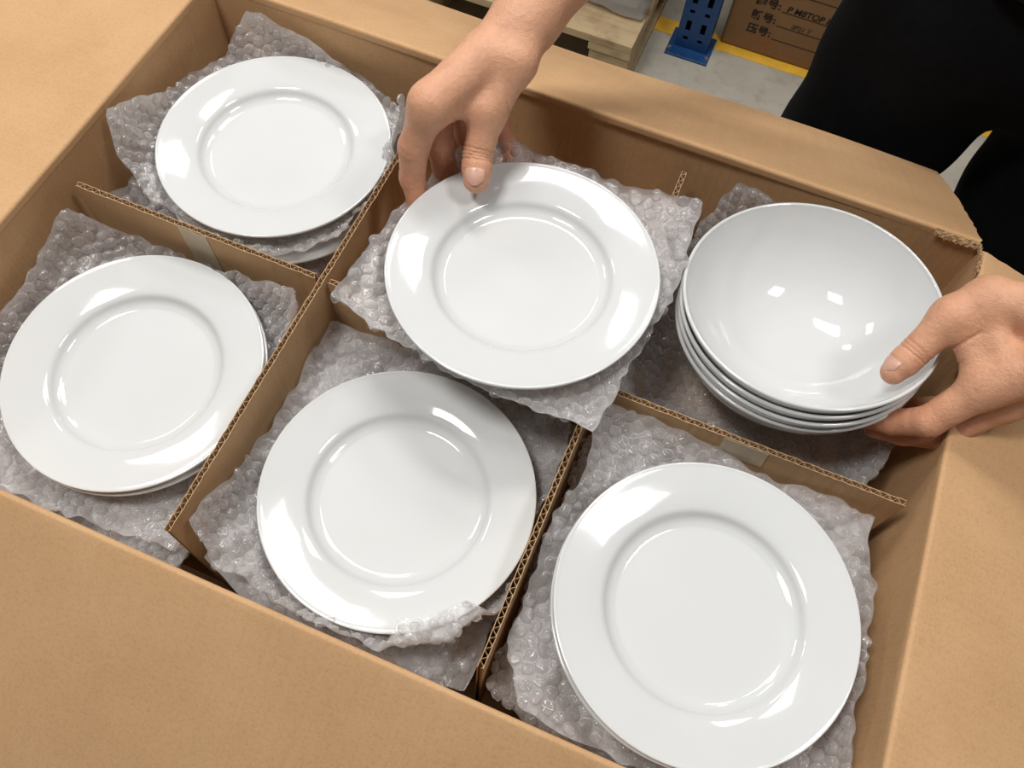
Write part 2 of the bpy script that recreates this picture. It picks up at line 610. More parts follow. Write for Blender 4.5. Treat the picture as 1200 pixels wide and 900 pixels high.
# z = 0 at the rim's top edge; the top side from the centre outward, then the underside back
top = smooth_profile([(0.0006, -0.0165), (0.030, -0.0165), (0.056, -0.0163), (0.0625, -0.0152), (0.0668, -0.0128),
                      (0.0702, -0.0088), (0.0745, -0.0068), (0.083, -0.0046), (0.094, -0.0023), (0.1012, -0.0009), (0.1036, -0.0002)], 5)
edge = smooth_profile([(0.1036, -0.0002), (0.1047, -0.0005), (0.1050, -0.0017), (0.1045, -0.0033), (0.1030, -0.0040)], 3)[1:]
under = smooth_profile([(0.1030, -0.0040), (0.094, -0.0060), (0.083, -0.0086), (0.0745, -0.0112), (0.070, -0.0150), (0.066, -0.0190),
                        (0.0640, -0.0212), (0.0618, -0.0220), (0.0600, -0.0212), (0.0575, -0.0200), (0.030, -0.0200), (0.0006, -0.0200)], 4)[1:]
pv, pf = lathe(np.vstack([top, edge, under]))
plate_me = bpy.data.meshes.new('plate')
plate_me.from_pydata(pv.tolist(), [], [tuple(map(int, q)) for q in pf])
plate_me.materials.append(M_PORC)
plate_me.polygons.foreach_set('use_smooth', np.ones(len(plate_me.polygons), bool))
bm = bmesh.new(); bm.from_mesh(plate_me); bmesh.ops.recalc_face_normals(bm, faces=bm.faces); bm.to_mesh(plate_me); bm.free()

def place(me, name, label, cat, group, c, tx, ty, rz=0.0):
    o = bpy.data.objects.new(name, me)
    C.objects.link(o)
    n = Vector((ty, -tx, 1)).normalized()
    q = Vector((0, 0, 1)).rotation_difference(n)
    o.rotation_mode = 'QUATERNION'
    o.rotation_quaternion = q @ Matrix.Rotation(rz, 3, 'Z').to_quaternion()
    o.location = (c[0], c[1], c[2] + ZR)
    tag(o, label, cat, group)
    return o
G = 'white dinner plates'
PL = {
 'P1': ((0.1246, 0.3716, -0.0469), 0.0095, -0.0031),
 'P2': ((0.1259, 0.1324, -0.0669), 0.0620, -0.0226),
 'P3': ((0.3942, 0.2973, 0.0160), -0.0290, -0.0160),
 'P4': ((0.3693, 0.1188, -0.0602), -0.0270, -0.0084),
 'P5': ((0.6048, 0.1178, -0.0230), 0.0, -0.0119)}
def plate(key, label, dc=(0, 0, 0), dt=(0, 0)):
    c, tx, ty = PL[key]
    return place(plate_me, 'dinner_plate', label, 'plate', G, tuple(np.array(c) + dc), tx + dt[0], ty + dt[1], rng.uniform(0, 6))
plate('P1', 'white plate on bubble wrap in the back left cell, on top')
plate('P1', 'white plate mostly hidden beneath the top plate of the back left cell', (0.006, -0.006, -0.0300), (-0.01, 0.01))
plate('P2', 'white plate in the front left cell, cut off by the picture\'s left edge')
plate('P2', 'second white plate of the front left cell, only its right rim showing', (0.0014, 0.0003, -0.0078))
plate('P3', 'white plate lifted above the others, held at its rim by a thumb')
plate('P4', 'white plate in the front middle cell, partly shaded by the lifted plate')
plate('P5', 'large-looking white plate in the front right cell, nearest the right flap')
plate('P5', 'second white plate of the front right cell, only its rim edge showing', (-0.0010, -0.0008, -0.0078))

BRD = 0.100
bt = smooth_profile([(0.0006, -0.0640), (0.020, -0.0636), (0.038, -0.0605), (0.055, -0.0535), (0.070, -0.0420), (0.082, -0.0285), (0.091, -0.0140), (0.0962, -0.0035), (0.0972, -0.0006)], 6)
be = smooth_profile([(0.0972, -0.0006), (0.0984, 0.0), (0.0997, -0.0006), (0.1000, -0.0022), (0.0990, -0.0052)], 3)[1:]
bu = smooth_profile([(0.0990, -0.0052), (0.0945, -0.0160), (0.0865, -0.0300), (0.075, -0.0445), (0.060, -0.0570), (0.048, -0.0640), (0.0455, -0.0675),
                     (0.0445, -0.0720), (0.0425, -0.0735), (0.0405, -0.0720), (0.0395, -0.0690), (0.020, -0.0685), (0.0006, -0.0685)], 5)[1:]
bv, bf = lathe(np.vstack([bt, be, bu]))
bowl_me = bpy.data.meshes.new('bowl')
bowl_me.from_pydata(bv.tolist(), [], [tuple(map(int, q)) for q in bf])
bowl_me.materials.append(M_PORC)
bowl_me.polygons.foreach_set('use_smooth', np.ones(len(bowl_me.polygons), bool))
bm = bmesh.new(); bm.from_mesh(bowl_me); bmesh.ops.recalc_face_normals(bm, faces=bm.faces); bm.to_mesh(bowl_me); bm.free()
bl = ['white bowl on top of the nested stack, a thumb inside its rim', 'second white bowl from the top of the nested stack',
      'third white bowl from the top of the nested stack', 'lowest white bowl of the nested stack']
for i in range(4):
    k = np.array((0.6081, 0.3657, 0.0106)) + np.array((-0.0795, 0.0713, 1.0)) * (-0.0104 * i)
    k += np.array([(0, 0, 0), (-0.0006, -0.0004, 0), (-0.0003, -0.0007, 0), (-0.0007, 0.0001, 0)][i])
    place(bowl_me, 'bowl', bl[i], 'bowl', 'nested white bowls', tuple(k), -0.0713, -0.0795, i)

# ------------------------------------------------------------------ bubble wrap
def unit_dome():
    seg = 12
    rings = [(1.0, 0.0), (0.97, 0.38), (0.86, 0.74), (0.62, 0.96), (0.30, 1.0)]
    V = [(r_ * math.cos(2 * math.pi * k / seg), r_ * math.sin(2 * math.pi * k / seg), z_) for r_, z_ in rings for k in range(seg)] + [(0, 0, 1.0)]
    F = []
    for i in range(len(rings) - 1):
        for k in range(seg):
            k2 = (k + 1) % seg
            F.append((i * seg + k, i * seg + k2, (i + 1) * seg + k2, (i + 1) * seg + k))
    L = (len(rings) - 1) * seg
    for k in range(seg):
        F.append((L + k, L + (k + 1) % seg, len(V) - 1, len(V) - 1))
    return np.array(V), np.array(F)
DOME_V, DOME_F = unit_dome()

def wrap(label, c, z0, keys, seed, over=None, r1=0.060, pitch=0.0106, crumple=0.0022, skip=0.080, flat=False, tilt=(0, 0), up=1):
    """sheet lying under something round at c, its edge running through keys (x, y, z).
    over: list of (theta0, theta1, r_end, rise) - the edge folds back inwards over the rim there."""
    c = np.array(c, float)
    K = np.array(keys, float)
    th = np.arctan2(K[:, 1] - c[1], K[:, 0] - c[0])
    od = np.argsort(th)
    K, th = K[od], th[od]
    K = np.vstack([K[-1], K, K[0]])
    th = np.concatenate([[th[-1] - 2 * math.pi], th, [th[0] + 2 * math.pi]])
    nt_, nr = 260, 46
    ang = np.linspace(-math.pi, math.pi, nt_, endpoint=False)
    rho = np.zeros(nt_); ze = np.zeros(nt_)
    for i, a in enumerate(ang):
        j = min(max(np.searchsorted(th, a) - 1, 0), len(K) - 2)
        p0, p1 = K[j, :2] - c, K[j + 1, :2] - c
        dv_ = np.array([math.cos(a), math.sin(a)])
        e = p1 - p0
        den = dv_[0] * -e[1] + dv_[1] * e[0]
        w = (dv_[0] * p0[1] - dv_[1] * p0[0]) / (dv_[1] * e[0] - dv_[0] * e[1]) if abs(den) > 1e-9 else 0.5
        w = min(max(w, 0), 1)
        q = p0 + e * w
        rho[i] = math.hypot(*q)
        ze[i] = K[j, 2] * (1 - w) + K[j + 1, 2] * w
    r_ = np.random.default_rng(seed)
    jag = Waves(seed + 9, 5.0, 10)
    jv = jag(np.stack([np.cos(ang) * 9, np.sin(ang) * 9, ang * 0], 1))
    rho = rho + 0.0012 * jv
    ov = np.zeros(nt_); rend = rho.copy(); rise = np.zeros(nt_)
    for t0, t1, re, ri in (over or []):
        mid, hw = math.radians((t0 + t1) / 2), math.radians((t1 - t0) / 2)
        dlt = np.abs((ang - mid + math.pi) % (2 * math.pi) - math.pi)
        k = np.clip((hw - dlt) / (hw * 0.35), 0, 1)
        k = k * k * (3 - 2 * k)
        ov = np.maximum(ov, k)
        rend = rend * (1 - k) + re * k
        rise = np.maximum(rise, ri * k)
    t = np.linspace(0, 1, nr)
    B = lambda a, b_, cc, d_: (a[:, None] * (1 - t) ** 3 + 3 * b_[:, None] * (1 - t) ** 2 * t + 3 * cc[:, None] * (1 - t) * t ** 2 + d_[:, None] * t ** 3)
    one = np.ones(nt_)
    R = B(r1 * one, r1 + 0.55 * (rho - r1), rho * (1 + 0.10 * ov), rend)
    Zp = B(z0 * one, z0 + 0.02 * (ze - z0), z0 + (0.45 if flat else 0.35) * (ze - z0) * (1 - ov) + ov * (ze + rise * 1.3 - z0), ze + rise)
    # flat disc part
    nin = 6
    Rin = np.linspace(0.004, r1, nin, endpoint=False)[None, :] * one[:, None]
    Zin = np.full((nt_, nin), z0)
    R = np.concatenate([Rin, R], 1); Zp = np.concatenate([Zin, Zp], 1)
    X = c[0] + R * np.cos(ang)[:, None]; Y = c[1] + R * np.sin(ang)[:, None]
    Zp = Zp + (X - c[0]) * -tilt[1] + (Y - c[1]) * tilt[0]
    P = np.stack([X, Y, Zp], 2)
    w1, w2, w3 = Waves(seed, 75), Waves(seed + 1, 75), Waves(seed + 2, 70)
    w4 = Waves(seed + 3, 260)
    amp = crumple * np.clip((R - r1) / 0.045, 0, 1)[..., None]
    # stay clear of the walls: more vertical than sideways crumpling
    P = P + amp * np.stack([0.45 * w1(P), 0.45 * w2(P), 0.8 * w3(P) + 0.6 * w4(P) - 0.5], -1)
    nv = P.shape[1]
    o = mesh_obj('bubble_wrap_sheet', P.reshape(-1, 3), grid_faces(nt_, nv, closed_u=True), M_FILM, None, (c[0], c[1], z0), True)
    tag(o, label, 'bubble wrap', 'bubble wrap sheets')
    # bubbles on a hexagonal grid over the unrolled sheet
    seg = np.linalg.norm(np.diff(P, axis=1), axis=2)
    S = np.concatenate([np.zeros((nt_, 1)), np.cumsum(seg, 1)], 1) + 0.004
    nrm = np.cross(np.roll(P, -1, 0) - np.roll(P, 1, 0), np.gradient(P, axis=1))
    nrm /= np.linalg.norm(nrm, axis=2, keepdims=True) + 1e-12
    nrm *= -np.sign(nrm[:, 4:5, 2:3] + 1e-9) * -1
    pts = []
    rot = r_.uniform(0, 1)
    n = int(0.30 / pitch)
    for i in range(-n, n + 1):
        for j in range(-n, n + 1):
            a = (i + 0.5 * (j % 2)) * pitch
            b_ = j * pitch * 0.866
            s = math.hypot(a, b_)
            if s < skip or s > 0.27:
                continue
            an = math.atan2(b_, a) + rot
            an = (an + math.pi) % (2 * math.pi) - math.pi
            fi = (an + math.pi) / (2 * math.pi) * nt_
            i0 = int(fi) % nt_; wgt = fi - int(fi); i1 = (i0 + 1) % nt_
            if s > S[i0, -1] - 0.0035:
                continue
            k = np.searchsorted(S[i0], s) - 1
            k = min(max(k, 0), nv - 2)
            q = (s - S[i0, k]) / (S[i0, k + 1] - S[i0, k] + 1e-12)
            pos = (P[i0, k] * (1 - q) + P[i0, k + 1] * q) * (1 - wgt) + (P[i1, k] * (1 - q) + P[i1, k + 1] * q) * wgt
            hr = math.hypot(pos[0] - c[0], pos[1] - c[1])
            nz = nrm[i0, k] * up
            if ov[i0] > 0.02 and nz[2] < 0:
                nz = -nz
            pts.append((pos, nz, min(1.0, max(0.72, hr / s))))
    if pts:
        m = len(pts)
        pos = np.array([p_[0] for p_ in pts]); nn = np.array([p_[1] for p_ in pts]); sc = np.array([p_[2] for p_ in pts])
        nn = nn + r_.normal(0, 0.14, nn.shape)
        nn /= np.linalg.norm(nn, axis=1, keepdims=True)
        ref = np.where(np.abs(nn[:, :1]) < 0.8, [[1.0, 0, 0]], [[0, 1.0, 0]])
        ex = np.cross(nn, ref); ex /= np.linalg.norm(ex, axis=1, keepdims=True)
        ey = np.cross(nn, ex)
        ra = 0.475 * pitch * sc * r_.uniform(0.92, 1.08, m)
        he = 0.0036 * r_.uniform(0.55, 1.15, m)
        dv = np.repeat(DOME_V[None], m, 0).copy()
        # dents and squash
        ph = r_.uniform(0, 6.28, m); dn = r_.uniform(0.0, 1.0, m) ** 1.3
        topness = np.clip((dv[..., 2] - 0.5) / 0.5, 0, 1)
        lean = np.cos(np.arctan2(dv[..., 1], dv[..., 0]) - ph[:, None]) * np.hypot(dv[..., 0], dv[..., 1])
        dv[..., 2] -= topness * (dn[:, None] * np.clip(0.35 + lean, 0, 1.4))
        dv[..., :2] *= (1 + 0.10 * np.cos(2 * (np.arctan2(dv[..., 1], dv[..., 0]) - ph[:, None])))[..., None]
        dv[..., 2] += r_.normal(0, 0.15, dv.shape[:2]) * topness
        Vb = pos[:, None] + ex[:, None] * (dv[..., :1] * ra[:, None, None]) + ey[:, None] * (dv[..., 1:2] * ra[:, None, None]) + nn[:, None] * (dv[..., 2:3] * he[:, None, None])
        Fb = (DOME_F[None] + (np.arange(m) * len(DOME_V))[:, None, None]).reshape(-1, 4)
        faces = [tuple(q) if q[2] != q[3] else tuple(q[:3]) for q in Fb.tolist()]
        b_ = mesh_obj('bubbles', Vb.reshape(-1, 3), faces, M_BUBBLE, o, (c[0], c[1], z0), True)
        b_['kind'] = 'stuff'
    return o

S1 = [(0.044, 0.478, -0.013), (0.020, 0.455, -0.055), (0.012, 0.400, -0.050), (0.008, 0.309, 0.001), (0.012, 0.296, -0.028), (0.038, 0.284, -0.055), (0.102, 0.267, -0.055), (0.170, 0.262, -0.050), (0.196, 0.278, -0.054), (0.222, 0.305, -0.054), (0.234, 0.357, -0.044), (0.236, 0.385, -0.034), (0.236, 0.413, 0.018), (0.225, 0.45, -0.05), (0.164, 0.477, -0.052), (0.112, 0.479, -0.034)]
wrap('bubble wrap sheet under the back left top plate, one corner standing up', PL['P1'][0][:2], -0.0715, S1, 21, tilt=(0.0095, -0.0031))
S1b = [(0.012, 0.262, -0.062), (0.06, 0.258, -0.068), (0.13, 0.256, -0.075), (0.20, 0.257, -0.078), (0.235, 0.262, -0.080), (0.236, 0.33, -0.085), (0.236, 0.45, -0.09), (0.20, 0.478, -0.09), (0.05, 0.478, -0.09), (0.012, 0.45, -0.09), (0.012, 0.35, -0.085)]
wrap('lower bubble wrap sheet of the back left cell, showing at the divider crossing', (0.1286, 0.3686), -0.1035, S1b, 22, skip=0.09)
S2 = [(0.012, 0.227, -0.031), (0.050, 0.238, -0.066), (0.097, 0.240, -0.068), (0.175, 0.236, -0.058), (0.230, 0.228, -0.027), (0.234, 0.191, -0.044), (0.234, 0.132, -0.062), (0.235, 0.070, -0.055), (0.234, 0.016, -0.064), (0.166, 0.014, -0.092), (0.130, 0.010, -0.077), (0.070, 0.008, -0.085), (0.012, 0.012, -0.080), (0.010, 0.098, -0.048), (0.009, 0.150, -0.050)]
wrap('bubble wrap sheet around the plates of the front left cell', PL['P2'][0][:2], -0.1005, S2, 23, tilt=(0.062, -0.0226))
S2b = [(0.03, 0.01, -0.115), (0.12, 0.006, -0.110), (0.20, 0.006, -0.098), (0.236, 0.008, -0.095), (0.236, 0.12, -0.11), (0.235, 0.235, -0.11), (0.12, 0.238, -0.11), (0.012, 0.235, -0.11), (0.010, 0.12, -0.11)]
wrap('lower bubble wrap sheet of the front left cell by the front flap', (0.1259, 0.124), -0.1205, S2b, 24, skip=0.09)
S4 = [(0.250, 0.238, -0.070), (0.250, 0.205, -0.072), (0.251, 0.105, -0.064), (0.249, 0.033, -0.030), (0.279, 0.017, -0.062), (0.331, 0.010, -0.055), (0.381, 0.006, -0.054), (0.429, 0.008, -0.052), (0.462, 0.022, -0.054), (0.4735, 0.07, -0.062), (0.4735, 0.12, -0.068), (0.4735, 0.18, -0.062), (0.471, 0.236, -0.078), (0.42, 0.242, -0.080), (0.352, 0.242, -0.066)]
wrap('bubble wrap sheet around the front middle plate, one edge folded over the rim', PL['P4'][0][:2], -0.0852, S4, 25, tilt=(-0.027, -0.0084), over=[(-70, -28, 0.098, 0.007)], crumple=0.0028)
S4b = [(0.252, 0.02, -0.085), (0.30, 0.006, -0.092), (0.40, 0.005, -0.095), (0.472, 0.012, -0.090), (0.473, 0.12, -0.10), (0.473, 0.238, -0.09), (0.36, 0.242, -0.10), (0.25, 0.238, -0.10), (0.249, 0.12, -0.10)]
wrap('lower bubble wrap sheet in the shade of the front middle cell', (0.3693, 0.1188), -0.0925, S4b, 26, skip=0.088)
S5 = [(0.485, 0.238, -0.028), (0.515, 0.2435, -0.036), (0.545, 0.2435, -0.040), (0.574, 0.2435, -0.043), (0.628, 0.2435, -0.054), (0.708, 0.241, -0.046), (0.703, 0.207, -0.034), (0.714, 0.179, -0.032), (0.717, 0.124, -0.032), (0.721, 0.079, -0.034), (0.721, 0.014, -0.034), (0.66, 0.010, -0.05), (0.606, 0.008, -0.054), (0.545, 0.008, -0.055), (0.512, 0.012, -0.054), (0.488, 0.050, -0.056), (0.487, 0.095, -0.048), (0.487, 0.145, -0.038), (0.494, 0.178, -0.018), (0.488, 0.205, -0.020)]
wrap('bubble wrap sheet around the front right plate, its corner lapping the rim', PL['P5'][0][:2], -0.0565, S5, 27)
S5b = [(0.486, 0.02, -0.105), (0.52, 0.006, -0.105), (0.62, 0.006, -0.105), (0.71, 0.01, -0.105), (0.722, 0.12, -0.105), (0.716, 0.238, -0.105), (0.60, 0.243, -0.105), (0.486, 0.238, -0.105), (0.484, 0.12, -0.105)]
wrap('lower bubble wrap sheet in the dark gap left of the front right plate', (0.6048, 0.1178), -0.0640, S5b, 28, skip=0.09)
S3 = [(0.272, 0.218, 0.010), (0.372, 0.197, 0.002), (0.440, 0.195, 0.002), (0.491, 0.194, 0.008), (0.497, 0.253, 0.004), (0.509, 0.340, 0.004), (0.503, 0.422, 0.012), (0.486, 0.421, 0.010), (0.441, 0.415, 0.006), (0.354, 0.419, 0.004), (0.322, 0.412, 0.014), (0.306, 0.398, 0.018), (0.294, 0.374, 0.012), (0.274, 0.281, 0.004)]
wrap('square bubble wrap sheet lifted together with the held plate', PL['P3'][0][:2], -0.0085, S3, 29, tilt=(-0.029, -0.016), crumple=0.0014, flat=True)
S6 = [(0.525, 0.462, -0.004), (0.510, 0.436, -0.020), (0.500, 0.392, -0.030), (0.494, 0.355, -0.040), (0.490, 0.312, -0.046), (0.494, 0.265, -0.055), (0.540, 0.257, -0.066), (0.595, 0.257, -0.072), (0.654, 0.257, -0.075), (0.700, 0.261, -0.075), (0.718, 0.323, -0.05), (0.720, 0.399, -0.05), (0.668, 0.470, -0.03), (0.593, 0.476, -0.02)]
wrap('bubble wrap sheet around the stack of bowls in the back right cell', (0.6081, 0.3657), -0.1030, S6, 30, r1=0.05, skip=0.06)

riser(0.004, XA - 0.004, YR + 0.004, D - 0.004, -0.1065)
riser(0.004, XA - 0.004, 0.004, YR - 0.004, -0.1245)
riser(XA + 0.004, XB - 0.004, YR + 0.004, D - 0.004, -0.14)
riser(XA + 0.004, XB - 0.004, 0.004, YR - 0.004, -0.0960)
riser(XB + 0.014, W - 0.014, 0.014, YR - 0.014, -0.0675)
riser(XB + 0.004, W - 0.004, YR + 0.004, D - 0.004, -0.1060)
# ------------------------------------------------------------------ implicit surfaces for the person
def smin(a, b_, k):
    h = np.clip(0.5 + 0.5 * (b_ - a) / k, 0, 1)
    return b_ * (1 - h) + a * h - k * h * (1 - h)

def cone(P, a, b_, ra, rb):
    a = np.asarray(a, np.float32); b_ = np.asarray(b_, np.float32)
    ab = b_ - a
    t = np.clip(((P - a) @ ab) / max(float(ab @ ab), 1e-9), 0, 1)
    return np.linalg.norm(P - a - t[:, None] * ab, axis=1) - (ra + (rb - ra) * t)

def ellip(P, c, r_):
    q = (P - np.asarray(c, np.float32)) / np.asarray(r_, np.float32)
    l = np.linalg.norm(q, axis=1)
    return (l - 1) * min(r_)

def nets(fn, lo, hi, h, blk=12):
    """sparse evaluation of fn on a grid, then surface nets"""
    lo = np.asarray(lo, float); hi = np.asarray(hi, float)
    n = (np.ceil((hi - lo) / h / blk).astype(int)) * blk
    Fg = np.ones(n, np.float32)
    nb = n // blk
    ii = np.stack(np.meshgrid(*[np.arange(k) for k in nb], indexing='ij'), -1).reshape(-1, 3)
    cen = (lo + (ii * blk + (blk - 1) / 2) * h).astype(np.float32)
    d = fn(cen)
    rad = blk * h * 0.5 * 1.75 + 2 * h
    loc = np.stack(np.meshgrid(*[np.arange(blk)] * 3, indexing='ij'), -1).reshape(-1, 3)
    near = np.where(np.abs(d) < rad)[0]
    for k in np.where(d <= -rad)[0]:
        b0 = ii[k] * blk
        Fg[b0[0]:b0[0] + blk, b0[1]:b0[1] + blk, b0[2]:b0[2] + blk] = -1
    for s in range(0, len(near), 160):
        ks = near[s:s + 160]
        g = (ii[ks][:, None] * blk + loc[None]).reshape(-1, 3)
        val = fn((lo + g * h).astype(np.float32))
        Fg[g[:, 0], g[:, 1], g[:, 2]] = val
    S = Fg < 0
    c8 = [(i, j, k) for i in (0, 1) for j in (0, 1) for k in (0, 1)]
    sl = lambda A, o: A[o[0]:A.shape[0] - 1 + o[0], o[1]:A.shape[1] - 1 + o[1], o[2]:A.shape[2] - 1 + o[2]]
    cnt = sum(sl(S, o).astype(np.int8) for o in c8)
    mixed = (cnt > 0) & (cnt < 8)
    idx = np.full(mixed.shape, -1, np.int64)
    cells = np.argwhere(mixed)
    idx[mixed] = np.arange(len(cells))
    vals = {o: Fg[cells[:, 0] + o[0], cells[:, 1] + o[1], cells[:, 2] + o[2]] for o in c8}
    acc = np.zeros((len(cells), 3)); num = np.zeros(len(cells))
    for o in c8:
        for ax in range(3):
            if o[ax]:
                continue
            o2 = list(o); o2[ax] = 1; o2 = tuple(o2)
            a, b_ = vals[o], vals[o2]
            m = (a < 0) != (b_ < 0)
            t = np.where(m, a / np.where(np.abs(a - b_) < 1e-12, 1, a - b_), 0)
            p_ = np.repeat(np.array(o, float)[None], len(cells), 0)
            p_[:, ax] += t
            acc += p_ * m[:, None]; num += m
    V_ = lo + (cells + acc / num[:, None]) * h
    F_ = []
    for ax in range(3):
        u_, v_ = (ax + 1) % 3, (ax + 2) % 3
        a = S[tuple(slice(0, -1) if k == ax else slice(1, -1) for k in range(3))]
        b_ = S[tuple(slice(1, None) if k == ax else slice(1, -1) for k in range(3))]
        e = np.argwhere(a != b_)
        if not len(e):
            continue
        sg = a[e[:, 0], e[:, 1], e[:, 2]]
        e = e + np.array([0 if k == ax else 1 for k in range(3)])
        du = np.zeros(3, int); du[u_] = 1
        dv = np.zeros(3, int); dv[v_] = 1
        g = lambda q: idx[q[:, 0], q[:, 1], q[:, 2]]
        q4 = np.stack([g(e - du - dv), g(e - dv), g(e), g(e - du)], 1)
        q4[~sg] = q4[~sg][:, ::-1]
        F_.append(q4)
    F_ = np.concatenate(F_)
    F_ = F_[(F_ >= 0).all(1)]
    return V_, F_

def hand_fn(spec):
    def fn(P):
        d = None
        for a, b_, ra, rb in spec['palm']:
            q = cone(P, a, b_, ra, rb)
            d = q if d is None else smin(d, q, spec.get('kp', 0.009))
        arm = None
        for a, b_, ra, rb in spec['arm']:
            q = cone(P, a, b_, ra, rb)
            arm = q if arm is None else smin(arm, q, 0.02)
        d = smin(d, arm, 0.02)
        out = d
        for pts, rad in spec['fingers']:
            fd = None
            for i in range(len(pts) - 1):
                q = cone(P, pts[i], pts[i + 1], rad[i], rad[i + 1])
                fd = q if fd is None else smin(fd, q, 0.0035)
            out = np.minimum(out, smin(d, fd, 0.009))
        # skin folds: (point, axis, reach, depth, width)
        for c_, ax, reach, dep, wd in spec['folds']:
            c_ = np.asarray(c_, np.float32); ax = np.asarray(ax, np.float32); ax = ax / np.linalg.norm(ax)
            r_ = P - c_
            s = r_ @ ax
            m = np.exp(-(s / wd) ** 2) * np.clip(1.4 - np.linalg.norm(r_, axis=1) / reach * 1.4, 0, 1)
            out = out + dep * m
        return out
    return fn

# joints of the hands, in rim coordinates
RH = dict(wr=(0.3289, 0.4484, 0.1020), wu=(0.3265, 0.462, 0.086))
R_thumb = [(0.3335, 0.4150, 0.0920), (0.3260, 0.3866, 0.0660), (0.3277, 0.3637, 0.0405), (0.3333, 0.3477, 0.0300)]
R_index = [(0.2915, 0.3585, 0.0830), (0.2815, 0.3460, 0.0450), (0.2822, 0.3380, 0.0180), (0.2904, 0.3296, 0.0000)]
R_mid = [(0.2858, 0.3810, 0.0680), (0.2895, 0.3731, 0.0280), (0.2955, 0.3700, 0.0020), (0.3141, 0.3590, -0.0130)]
R_ring = [(0.2916, 0.4042, 0.0560), (0.3022, 0.4020, 0.0140), (0.3114, 0.3954, -0.0080), (0.3247, 0.3811, -0.0160)]
R_pink = [(0.3032, 0.4236, 0.0500), (0.3204, 0.4208, 0.0160), (0.3310, 0.4178, -0.0020), (0.3420, 0.4020, -0.0120)]
R_elbow, R_sho = (0.425, 0.650, 0.220), (0.585, 0.745, 0.440)
L_w = (0.7800, 0.3554, 0.0900)
L_thumb = [(0.7142, 0.3758, 0.0620), (0.6956, 0.3601, 0.0500), (0.6836, 0.3365, 0.0300), (0.6757, 0.3215, 0.0180)]
L_index = [(0.7349, 0.3264, 0.0350), (0.7130, 0.3030, 0.0010), (0.6955, 0.3040, -0.0180), (0.6805, 0.3035, -0.0240)]
L_mid = [(0.7585, 0.3339, 0.0150), (0.7330, 0.3110, -0.0230), (0.7100, 0.3090, -0.0360), (0.6900, 0.3070, -0.0400)]
L_ring = [(0.7650, 0.3520, -0.0030), (0.7400, 0.3300, -0.0380), (0.7180, 0.3270, -0.0500), (0.7000, 0.3260, -0.0540)]
L_pink = [(0.7660, 0.3720, -0.0120), (0.7470, 0.3550, -0.0420), (0.7300, 0.3500, -0.0530), (0.7150, 0.3480, -0.0570)]
L_elbow, L_sho = (0.930, 0.500, 0.220), (0.970, 0.725, 0.430)

A = lambda p_: np.array(p_, float)
def lerp(a, b_, t):
    return tuple(A(a) + (A(b_) - A(a)) * t)

def arm_prims(w1, w2, el, sh):
    w1, w2, el, sh = A(w1), A(w2), A(el), A(sh)
    m1, m2 = w1 + (el - w1) * 0.55, w2 + (el - w2) * 0.55
    return [(w1, m1, 0.0190, 0.027), (w2, m2, 0.0175, 0.027), (m1, el, 0.030, 0.038), (m2, el, 0.030, 0.038),
            (el, lerp(el, sh, 0.5), 0.040, 0.048), (lerp(el, sh, 0.5), sh, 0.048, 0.058)]

R_arm = arm_prims(RH['wr'], RH['wu'], R_elbow, R_sho)
wr, wu = RH['wr'], RH['wu']
sink_ = A((-0.002, 0.006, -0.007))
R_palm = [(wr, R_index[0], 0.0185, 0.0140), (wr, R_mid[0], 0.0180, 0.0140), (wu, R_ring[0], 0.0170, 0.0130), (wu, R_pink[0], 0.0170, 0.0120),
          (wr, R_thumb[0], 0.0190, 0.0170), (R_thumb[0], R_thumb[1], 0.0175, 0.0140),
          (A(lerp(R_thumb[0], R_thumb[1], 0.55)) + sink_, A(lerp(wr, R_index[0], 0.80)) + sink_, 0.010, 0.009), (A(wr) + A((0.003, -0.006, 0.006)), A(R_thumb[1]) + A((0.001, -0.004, 0.004)), 0.010, 0.0105), (R_index[0], R_index[0], 0.0150, 0.0150), (lerp(R_thumb[0], R_thumb[1], 0.85), lerp(R_index[0], R_index[1], 0.22), 0.009, 0.009),
          (lerp(wr, R_index[0], 0.45), lerp(wr, R_index[0], 0.85), 0.0165, 0.0135)]
def knuckle_folds(pts, i, n, sp, dep, reach, wd=0.0006):
    c_ = A(pts[i]); ax = A(pts[min(i + 1, len(pts) - 1)]) - A(pts[i - 1])
    ax /= np.linalg.norm(ax)
    return [(tuple(c_ + ax * sp * (k - (n - 1) / 2)), tuple(ax + np.array([0.06, -0.05, 0.04]) * (k - (n - 1) / 2) * 0.6), reach, dep, wd) for k in range(n)]
R_folds = knuckle_folds(R_thumb, 2, 4, 0.0030, 0.0018, 0.024, 0.0008) + knuckle_folds(R_index, 2, 2, 0.003, 0.0004, 0.018) + knuckle_folds(R_index, 1, 1, 0.003, 0.0006, 0.018, 0.0009)
R_folds += [((0.3018, 0.3618, 0.0725), (0.031, 0.764, 0.644), 0.020, 0.0012, 0.0010), ((0.2956, 0.3583, 0.0705), (0.083, 0.777, 0.624), 0.014, 0.0009, 0.0008),
            ((0.3415, 0.3888, 0.0760), (0.841, 0.508, 0.187), 0.014, 0.0009, 0.0007)]
R_spec = dict(palm=R_palm, arm=R_arm, fingers=[
    ([R_thumb[1], R_thumb[2], lerp(R_thumb[2], R_thumb[3], 0.5), R_thumb[3]], [0.0138, 0.0118, 0.0114, 0.0102]),
    (R_index, [0.0135, 0.0120, 0.0100, 0.0086]),
    (R_mid, [0.0135, 0.0115, 0.0098, 0.0086]),
    (R_ring, [0.0125, 0.0105, 0.0092, 0.0080]),
    (R_pink, [0.0115, 0.0092, 0.0082, 0.0072])], folds=R_folds)
L_w2 = (0.786, 0.372, 0.072)
L_arm = arm_prims(L_w, L_w2, L_elbow, L_sho)
